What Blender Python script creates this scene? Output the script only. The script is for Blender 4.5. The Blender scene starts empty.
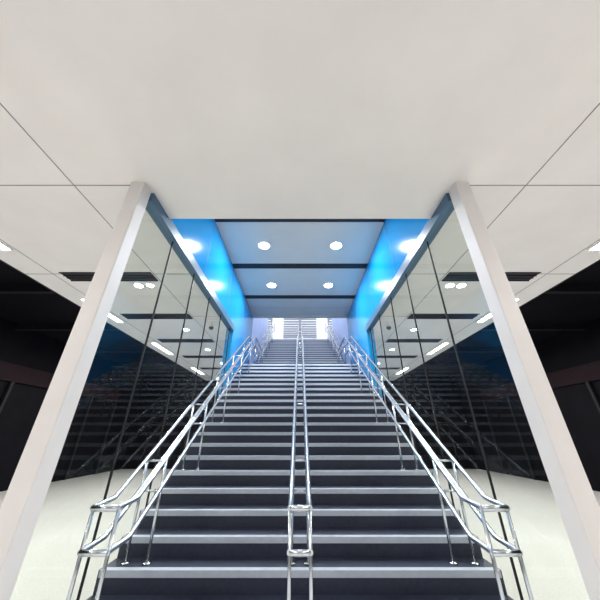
import bpy, bmesh, math
from mathutils import Vector
S=bpy.context.scene
S.view_settings.view_transform='Standard'
S.view_settings.exposure=0.0

# ---------------- materials ----------------
def mat(name,col,rough=0.5,metal=0.0,noise=0.0,scale=6.0,emit=None,es=0.0,spec=0.5,coat=0.0,stretch=None,bump=0.0):
    m=bpy.data.materials.new(name); m.use_nodes=True
    nt=m.node_tree; b=nt.nodes['Principled BSDF']
    b.inputs['Base Color'].default_value=(*col,1); b.inputs['Roughness'].default_value=rough
    b.inputs['Metallic'].default_value=metal; b.inputs['Specular IOR Level'].default_value=spec
    b.inputs['Coat Weight'].default_value=coat
    if emit:
        b.inputs['Emission Color'].default_value=(*emit,1); b.inputs['Emission Strength'].default_value=es
    if noise>0:
        tc=nt.nodes.new('ShaderNodeTexCoord'); mp=nt.nodes.new('ShaderNodeMapping')
        if stretch: mp.inputs['Scale'].default_value=stretch
        n=nt.nodes.new('ShaderNodeTexNoise'); n.inputs['Scale'].default_value=scale; n.inputs['Detail'].default_value=4
        r=nt.nodes.new('ShaderNodeValToRGB')
        r.color_ramp.elements[0].position=0.3; r.color_ramp.elements[1].position=0.7
        r.color_ramp.elements[0].color=(*[c*(1-noise) for c in col],1)
        r.color_ramp.elements[1].color=(*[min(1,c*(1+noise)) for c in col],1)
        nt.links.new(tc.outputs['Object'],mp.inputs['Vector']); nt.links.new(mp.outputs['Vector'],n.inputs['Vector'])
        nt.links.new(n.outputs['Fac'],r.inputs['Fac']); nt.links.new(r.outputs['Color'],b.inputs['Base Color'])
        if bump>0:
            bp=nt.nodes.new('ShaderNodeBump'); bp.inputs['Strength'].default_value=bump
            nt.links.new(n.outputs['Fac'],bp.inputs['Height']); nt.links.new(bp.outputs['Normal'],b.inputs['Normal'])
    return m
M_ceil=mat('painted_ceiling_panel',(0.82,0.80,0.78),0.6,noise=0.03,scale=1.5)
M_ceilc=mat('cool_grey_ceiling_panel',(0.66,0.63,0.58),0.45,noise=0.03,scale=1.5)
M_dark=mat('black_painted_metal',(0.008,0.008,0.011),0.5,noise=0.3,spec=.3)
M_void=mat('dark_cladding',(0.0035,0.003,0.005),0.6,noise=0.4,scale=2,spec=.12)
M_band=mat('near_black_panel',(0.010,0.011,0.018),0.6,noise=0.2)  # near-black for flat ceiling bands and the painted depth of vent slots
M_blue=mat('blue_glass_cladding',(0.006,0.25,0.57),0.15,noise=0.05,scale=0.8,spec=.3,coat=0.05)
M_blue_daylit=mat('blue_wall_painted_daylight',(0.42,0.54,0.88),0.35,noise=0.05,scale=1)  # lighter version of the blue wall, flooding daylight put into the base colour
M_trim=mat('slate_blue_trim',(0.05,0.13,0.22),0.35,noise=0.05)
M_col=mat('painted_pillar',(0.78,0.76,0.75),0.5,noise=0.03,scale=3)
M_floor=mat('pale_terrazzo',(0.72,0.71,0.69),0.35,noise=0.08,scale=40)
M_steel=mat('brushed_steel',(0.62,0.66,0.70),0.24,metal=1.0,noise=0.05,scale=30,stretch=(1,1,20))
M_stair=mat('dark_stair_stone',(0.026,0.033,0.060),0.5,noise=0.15,scale=30)
M_nose=mat('pale_nosing',(0.45,0.50,0.58),0.5,noise=0.05,scale=20)
M_white=mat('white_render',(0.85,0.86,0.90),0.6,noise=0.02)
M_slat=mat('grey_roof_slat',(0.35,0.38,0.44),0.5,noise=0.05)
M_red=mat('dark_red_fascia',(0.012,0.003,0.005),0.6,noise=0.2,spec=.2)
M_strip=mat('strip_diffuser',(1,1,1),0.5,emit=(1,0.96,0.90),es=14,noise=0.0)
M_down=mat('downlight_lens',(1,1,1),0.5,emit=(0.95,0.98,1.0),es=25)
M_hallglass=mat('blue_facade_glass',(0.20,0.28,0.38),0.1,noise=0.1,scale=1)
M_wallgrey=mat('grey_wall',(0.25,0.25,0.26),0.6,noise=0.05)
M_frame=mat('dark_shop_frame',(0.012,0.012,0.015),0.5,noise=0.1,spec=.3)
def glassmat():
    m=bpy.data.materials.new('tinted_glass'); m.use_nodes=True; nt=m.node_tree
    for n in list(nt.nodes): nt.nodes.remove(n)
    o=nt.nodes.new('ShaderNodeOutputMaterial'); mx=nt.nodes.new('ShaderNodeMixShader')
    t=nt.nodes.new('ShaderNodeBsdfTransparent'); g=nt.nodes.new('ShaderNodeBsdfGlossy')
    t.inputs['Color'].default_value=(0.81,0.86,0.81,1); g.inputs['Roughness'].default_value=0.0
    g.inputs['Color'].default_value=(0.9,0.95,0.95,1)
    lw=nt.nodes.new('ShaderNodeLayerWeight'); lw.inputs['Blend'].default_value=.5
    pw=nt.nodes.new('ShaderNodeMath'); pw.operation='POWER'; pw.inputs[1].default_value=5
    ml=nt.nodes.new('ShaderNodeMath'); ml.operation='MULTIPLY_ADD'; ml.inputs[1].default_value=.45; ml.inputs[2].default_value=.035
    nt.links.new(lw.outputs['Facing'],pw.inputs[0]); nt.links.new(pw.outputs[0],ml.inputs[0]); nt.links.new(ml.outputs[0],mx.inputs['Fac'])
    nt.links.new(t.outputs[0],mx.inputs[1]); nt.links.new(g.outputs[0],mx.inputs[2])
    nt.links.new(mx.outputs[0],o.inputs['Surface']); return m
M_glass=glassmat()

# ---------------- helpers ----------------
def obj(name,bm,m,parent=None,smooth=False):
    me=bpy.data.meshes.new(name); bm.to_mesh(me); bm.free()
    if smooth:
        for p in me.polygons: p.use_smooth=True
    o=bpy.data.objects.new(name,me); me.materials.append(m); S.collection.objects.link(o)
    if parent: o.parent=parent
    return o
def addbox(bm,x0,x1,y0,y1,z0,z1):
    if x0>x1:x0,x1=x1,x0
    v=[bm.verts.new((x,y,z)) for x in(x0,x1) for y in(y0,y1) for z in(z0,z1)]
    for f in((0,1,3,2),(4,6,7,5),(0,4,5,1),(2,3,7,6),(0,2,6,4),(1,5,7,3)):
        bm.faces.new([v[i] for i in f])
def boxes(name,lst,m,parent=None,bevel=0):
    bm=bmesh.new()
    for b in lst: addbox(bm,*b)
    bmesh.ops.recalc_face_normals(bm,faces=bm.faces)
    o=obj(name,bm,m,parent)
    if bevel:
        md=o.modifiers.new('bevel','BEVEL'); md.width=bevel; md.segments=2
    return o
def empty(name,loc=(0,0,0)):
    e=bpy.data.objects.new(name,None); S.collection.objects.link(e); return e
def cyl(bm,p0,p1,r,seg=14):
    p0=Vector(p0);p1=Vector(p1);d=(p1-p0);q=d.to_track_quat('Z','Y')
    ra=[];rb=[]
    for i in range(seg):
        a=2*math.pi*i/seg; w=q@Vector((math.cos(a)*r,math.sin(a)*r,0))
        ra.append(bm.verts.new(p0+w)); rb.append(bm.verts.new(p1+w))
    for i in range(seg):
        j=(i+1)%seg; bm.faces.new((ra[i],ra[j],rb[j],rb[i]))
    bm.faces.new(ra[::-1]); bm.faces.new(rb)
def tube(name,pts,r,m,parent):
    c=bpy.data.curves.new(name,'CURVE'); c.dimensions='3D'; c.bevel_depth=r; c.bevel_resolution=4; c.use_fill_caps=True
    s=c.splines.new('POLY'); s.points.add(len(pts)-1)
    for i,p in enumerate(pts): s.points[i].co=(*p,1)
    o=bpy.data.objects.new(name,c); c.materials.append(m); S.collection.objects.link(o); o.parent=parent
    return o
def area(name,loc,sx,sy,power,col,parent,spread=180):
    l=bpy.data.lights.new(name,'AREA'); l.shape='RECTANGLE'; l.size=sx; l.size_y=sy; l.energy=power; l.color=col
    l.spread=math.radians(spread)
    o=bpy.data.objects.new(name,l); o.location=loc; S.collection.objects.link(o); o.parent=parent
    return o

HW=1.94; SC=4.34; MC=5.90; Y0=3.0; YC=10.3; OE=5.4
RISE=.173; TR=.29; YS=3.2; LY0=9.0; LY1=10.6; LZ=21*RISE; TZ=LZ+17*RISE; TY=LY1+16*TR
# ---------------- shell ----------------
boxes('floor',[(-9,9,-5,16,-0.1,0)],M_floor)
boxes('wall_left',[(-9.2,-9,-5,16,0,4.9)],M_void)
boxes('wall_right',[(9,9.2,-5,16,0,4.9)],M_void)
boxes('wall_back',[(-9,9,-5.2,-5,0,4.9)],M_wallgrey)
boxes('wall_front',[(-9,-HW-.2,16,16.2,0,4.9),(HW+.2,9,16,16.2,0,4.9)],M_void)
c=boxes('ceiling',[(-OE,OE,-5,Y0,SC,SC+.12)],M_ceil)
for sg in(-1,1):
    cs=boxes('ceiling',[(sg*(HW+.12),sg*OE,Y0,16,SC,SC+.12)],M_ceil)
    seams=[]
    for x in(2.86,4.84): seams.append((sg*x,sg*(x+.012),-5,16,SC-.004,SC))
    y=-3.9
    while y<16:
        seams.append((sg*(HW+.12),sg*OE,y,y+.012,SC-.004,SC)); y+=2.1
    boxes('panel_seams',seams,M_wallgrey,cs)
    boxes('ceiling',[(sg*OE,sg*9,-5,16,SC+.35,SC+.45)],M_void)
    boxes('trim_ceiling_edge',[(sg*OE,sg*(OE+.05),-5,16,SC-.0,SC+.35)],M_dark)
    # blue upper stairwell wall
    boxes('wall_blue_upper',[(sg*HW,sg*(HW+.12),Y0,7.4,SC+.0,MC)],M_blue)
    boxes('wall_blue_lower',[(sg*HW,sg*(HW+.2),7.4,YC,0,MC)],M_blue)
    boxes('wall_stairwell_top',[(sg*HW,sg*(HW+.2),YC,TY,0,7.9)],M_blue_daylit)
    boxes('trim_glass_head',[(sg*(HW-.03),sg*(HW+.12),2.53,7.4,SC-.14,SC+.03)],M_trim)
    boxes('cladding_joints',[(sg*(HW-.003),sg*HW,y,y+.012,SC+.03,MC) for y in(4.67,6.55,8.5)],M_trim,
          bpy.data.objects['wall_blue_upper' if sg<0 else 'wall_blue_upper.001'])
boxes('wall_bulkhead',[(-HW,HW,Y0-.12,Y0,SC+.12,MC)],M_ceil)
# stairwell ceiling
mc=boxes('ceiling_stairwell',[(-HW-.12,HW+.12,Y0,YC,MC,MC+.15)],M_ceilc)
boxes('dark_bands',[(-HW,HW,y-.12,y+.12,MC-.012,MC) for y in(4.62,6.55,8.5)],M_band,mc)
boxes('edge_beam',[(-HW,HW,YC-.12,YC,MC-.06,MC)],M_ceilc,mc)
boxes('panel_seams',[(-HW,HW,y,y+.01,MC-.004,MC) for y in(3.6,9.4)],M_slat,mc)

# ---------------- staircase ----------------
stairs=empty('staircase')
bm=bmesh.new()
prof=[(YS,0)]
z=0
for i in range(21):
    z+=RISE; prof.append((YS+i*TR,z)); 
    if i<20: prof.append((YS+(i+1)*TR,z))
prof.append((LY1,z))
for j in range(17):
    z+=RISE; prof.append((LY1+j*TR,z))
    if j<16: prof.append((LY1+(j+1)*TR,z))
prof.append((TY+.0001,0))
W=HW-.003
for a,b in zip(prof[:-1],prof[1:]):
    vs=[bm.verts.new(p) for p in((-W,*a),(W,*a),(W,*b),(-W,*b))]; bm.faces.new(vs)
for s in(-W,W):
    bm.faces.new([bm.verts.new((s,*p)) for p in prof])
bmesh.ops.remove_doubles(bm,verts=bm.verts,dist=1e-4); bmesh.ops.recalc_face_normals(bm,faces=bm.faces)
obj('flights',bm,M_stair,stairs)
ns=[]
for i in range(21): ns.append((-W+.02,W-.02,YS+i*TR-.018,YS+i*TR+.05,(i+1)*RISE-.05,(i+1)*RISE+.004))
for j in range(17): ns.append((-W+.02,W-.02,LY1+j*TR-.018,LY1+j*TR+.05,LZ+(j+1)*RISE-.05,LZ+(j+1)*RISE+.004))
boxes('nosings',ns,M_nose,stairs)

# ---------------- handrails ----------------
def tread(y):
    if y<YS: return 0
    if y<LY0: return (int((y-YS)/TR+1e-6)+1)*RISE
    if y<LY1: return LZ
    if y<TY: return LZ+(int((y-LY1)/TR+1e-6)+1)*RISE
    return TZ
def handrail(xc,half):
    e=empty('handrail')
    for h,nm in((.95,'top_tube'),(.66,'lower_tube')):
        for sx in(-1,1):
            x=xc+sx*half
            pts=[(x,2.85,h),(x,YS-.05,h+.02),(x,LY0-.1,LZ+h-.02),(x,LY0+.15,LZ+h),(x,LY1-.25,LZ+h),(x,LY1-.05,LZ+h+.03),(x,TY-.1,TZ+h-.02),(x,TY+.15,TZ+h),(x,TY+.5,TZ+h)]
            tube(nm,pts,.022,M_steel,e)
    bm=bmesh.new()
    ys=[2.87]+[YS+TR*(k+.5) for k in range(1,20,4)]+[LY0+.2,LY1-.3]+[LY1+TR*(k+.5) for k in range(1,16,4)]+[TY+.4]
    for y in ys:
        def rz(y):
            if y<YS: return .01
            if y<LY0: return .02+(y-YS+.05)*(LZ-.04)/(LY0-.1-YS+.05)
            if y<LY1: return LZ
            if y<TY: return LZ+.03+(y-LY1+.05)*(TZ-LZ-.05)/(TY-LY1-.05)
            return TZ
        t=tread(y)
        for sx in(-1,1): cyl(bm,(xc+sx*half,y,t),(xc+sx*half,y,rz(y)+.95),.015)
        for sx in(-1,1): cyl(bm,(xc+sx*half,y,t),(xc+sx*half,y,t+.012),.045)
        for h in(.66,.95): cyl(bm,(xc-half,y,rz(y)+h-.03),(xc+half,y,rz(y)+h-.03),.011)
    for h in(.95,.66):
        cyl(bm,(xc-half,2.85,h),(xc+half,2.85,h),.022)
        cyl(bm,(xc-half,TY+.5,TZ+h),(xc+half,TY+.5,TZ+h),.022)
    obj('posts',bm,M_steel,e,True)
handrail(-1.66,.11); handrail(0,.085); handrail(1.66,.11)

# ---------------- glass partitions & pillars ----------------
js=[2.53,3.35,4.3,5.25,6.2,7.15,7.39]
for sg in(-1,1):
    e=empty('glass_partition')
    for k,(a,b) in enumerate(zip(js[:-1],js[1:])):
        bm=bmesh.new(); x=sg*(HW+.04)
        bm.faces.new([bm.verts.new(p) for p in((x,a+.006,.06),(x,b-.006,.06),(x,b-.006,SC-.14),(x,a+.006,SC-.14))])
        obj('pane_%d'%(k+1),bm,M_glass,e)
    boxes('joints',[(sg*(HW+.03),sg*(HW+.05),b-.008,b+.008,.06,SC-.14) for b in js[1:-1]],M_dark,e)
    boxes('base_channel',[(sg*(HW+.005),sg*(HW+.08),2.53,7.39,0,.07)],M_steel,e)
    p=empty('pillar')
    boxes('shaft',[(sg*HW,sg*(HW+.17),2.352,2.52,.0,SC)],M_col,p,bevel=.008)
    boxes('base_collar',[(sg*(HW-.015),sg*(HW+.185),2.337,2.535,0,.12)],M_steel,p)

# ---------------- fixtures on side ceilings ----------------
for sg in(-1,1):
    for y in(-3.6,-.3,3.0,6.25,9.55,13.3):
        e=empty('linear_ceiling_light'); x=sg*4.97
        boxes('housing',[(x-.09,x+.09,y-.72,y+.72,SC-.03,SC)],M_col,e)
        boxes('diffuser',[(x-.07,x+.07,y-.70,y+.70,SC-.036,SC-.03)],M_strip,e)
        area('lamp',(x,y,SC-.06),.12,1.35,128,(1,.95,.91),e)
    for y in(.4,4.6,6.6,8.65,10.7,12.8):
        e=empty('linear_air_vent')
        x0,x1=2.9,4.68
        boxes('slot_shade_panel',[(sg*x0,sg*x1,y-.16,y+.16,SC-.006,SC)],M_band,e)  # flat panel below the ceiling, dark colour stands in for shaded slot depth
        boxes('blades',[(sg*x0,sg*x1,y+d,y+d+.012,SC-.02,SC-.006) for d in(-.16,-.05,.04,.148)],M_dark,e)
    for y in(-1.3,.9,4.95,7.6,9.7,11.8):
        e=empty('downlight'); x=sg*3.40
        bm=bmesh.new(); cyl(bm,(x,y,SC-.012),(x,y,SC),.105,28); obj('bezel',bm,M_col,e)
        bm=bmesh.new(); cyl(bm,(x,y,SC-.018),(x,y,SC-.012),.08,28); obj('lens',bm,M_down,e)
for x,y in((-.93,5.6),(.93,5.6),(-.93,7.66),(.93,7.66)):
    e=empty('downlight')
    bm=bmesh.new(); cyl(bm,(x,y,MC-.015),(x,y,MC),.17,32); obj('bezel',bm,M_col,e)
    bm=bmesh.new(); cyl(bm,(x,y,MC-.022),(x,y,MC-.015),.13,32); obj('lens',bm,M_down,e)
    a=area('lamp',(x,y,MC-.03),.24,.24,95,(.95,.97,1),e); a.data.shape='DISK'
# security cameras
for sg in(-1,1):
    e=empty('security_camera'); x=sg*2.45; y=7.0
    bm=bmesh.new(); cyl(bm,(x,y,SC-.12),(x,y,SC),.02); cyl(bm,(x,y,SC-.16),(x,y,SC-.11),.07)
    obj('mount',bm,M_col,e)
    bm=bmesh.new(); bmesh.ops.create_uvsphere(bm,u_segments=20,v_segments=12,radius=.065)
    for v in bm.verts: v.co+=Vector((x,y,SC-.17))
    obj('dome',bm,M_dark,e,True)
# dark side details
for sg in(-1,1):
    e=empty('shop_fascia')
    boxes('band',[(sg*8.90,sg*8.97,5,14,3.0,3.5)],M_red,e)
    boxes('frames',[(sg*8.9,sg*8.97,y,y+.08,0,3.0) for y in(5,6.8,8.6,10.4,12.2,13.9)],M_frame,e)
    e=empty('ceiling_beams')
    boxes('beams',[(sg*(OE+.05),sg*9,y,y+.12,SC+.15,SC+.35) for y in(-2,.5,3,5.5,8,10.5,13)],M_dark,e)

# ---------------- upper hall ----------------
boxes('floor_upper_hall',[(-6,6,TY,27,TZ-.1,TZ),(-6,-HW-.2,YC,TY,TZ-.1,TZ),(HW+.2,6,YC,TY,TZ-.1,TZ)],M_floor)
for sg in(-1,1):
    p=empty('hall_column')
    boxes('shaft',[(sg*1.25,sg*2.05,18.7,19.4,TZ,10.5)],M_white,p,bevel=.03)
    boxes('base',[(sg*1.20,sg*2.10,18.65,19.45,TZ,TZ+.15)],M_steel,p)
r=empty('louvred_roof')
boxes('slats',[(-6,6,y/10,y/10+.22,10.5,10.62) for y in range(186,268,6)],M_slat,r)
boxes('girders',[(x-.08,x+.08,18.5,27,10.62,10.9) for x in(-5,-2.5,0,2.5,5)],M_slat,r)
f=empty('glazed_facade')
boxes('glazing',[(-6,6,27,27.05,TZ,10.9)],M_hallglass,f)
boxes('mullions',[(x-.05,x+.05,26.9,27,TZ,10.9) for x in(-6,-4.5,-3,-1.5,0,1.5,3,4.5,6)]+[(-6,6,26.9,27,zz,zz+.1) for zz in(8.2,9.3,10.0,10.5)],M_white,f)

# ---------------- world ----------------
w=bpy.data.worlds.new('daylight'); S.world=w; w.use_nodes=True
nt=w.node_tree; bg=nt.nodes['Background']; bg.inputs['Color'].default_value=(.88,.92,1,1); bg.inputs['Strength'].default_value=2.0

# ---------------- camera ----------------
cd=bpy.data.cameras.new('camera'); cd.sensor_width=36; cd.lens=16.2; cd.clip_start=.05
co=bpy.data.objects.new('camera',cd); co.location=(0,0,1.5); co.rotation_euler=(math.radians(116.7),0,0)
S.collection.objects.link(co); S.camera=co
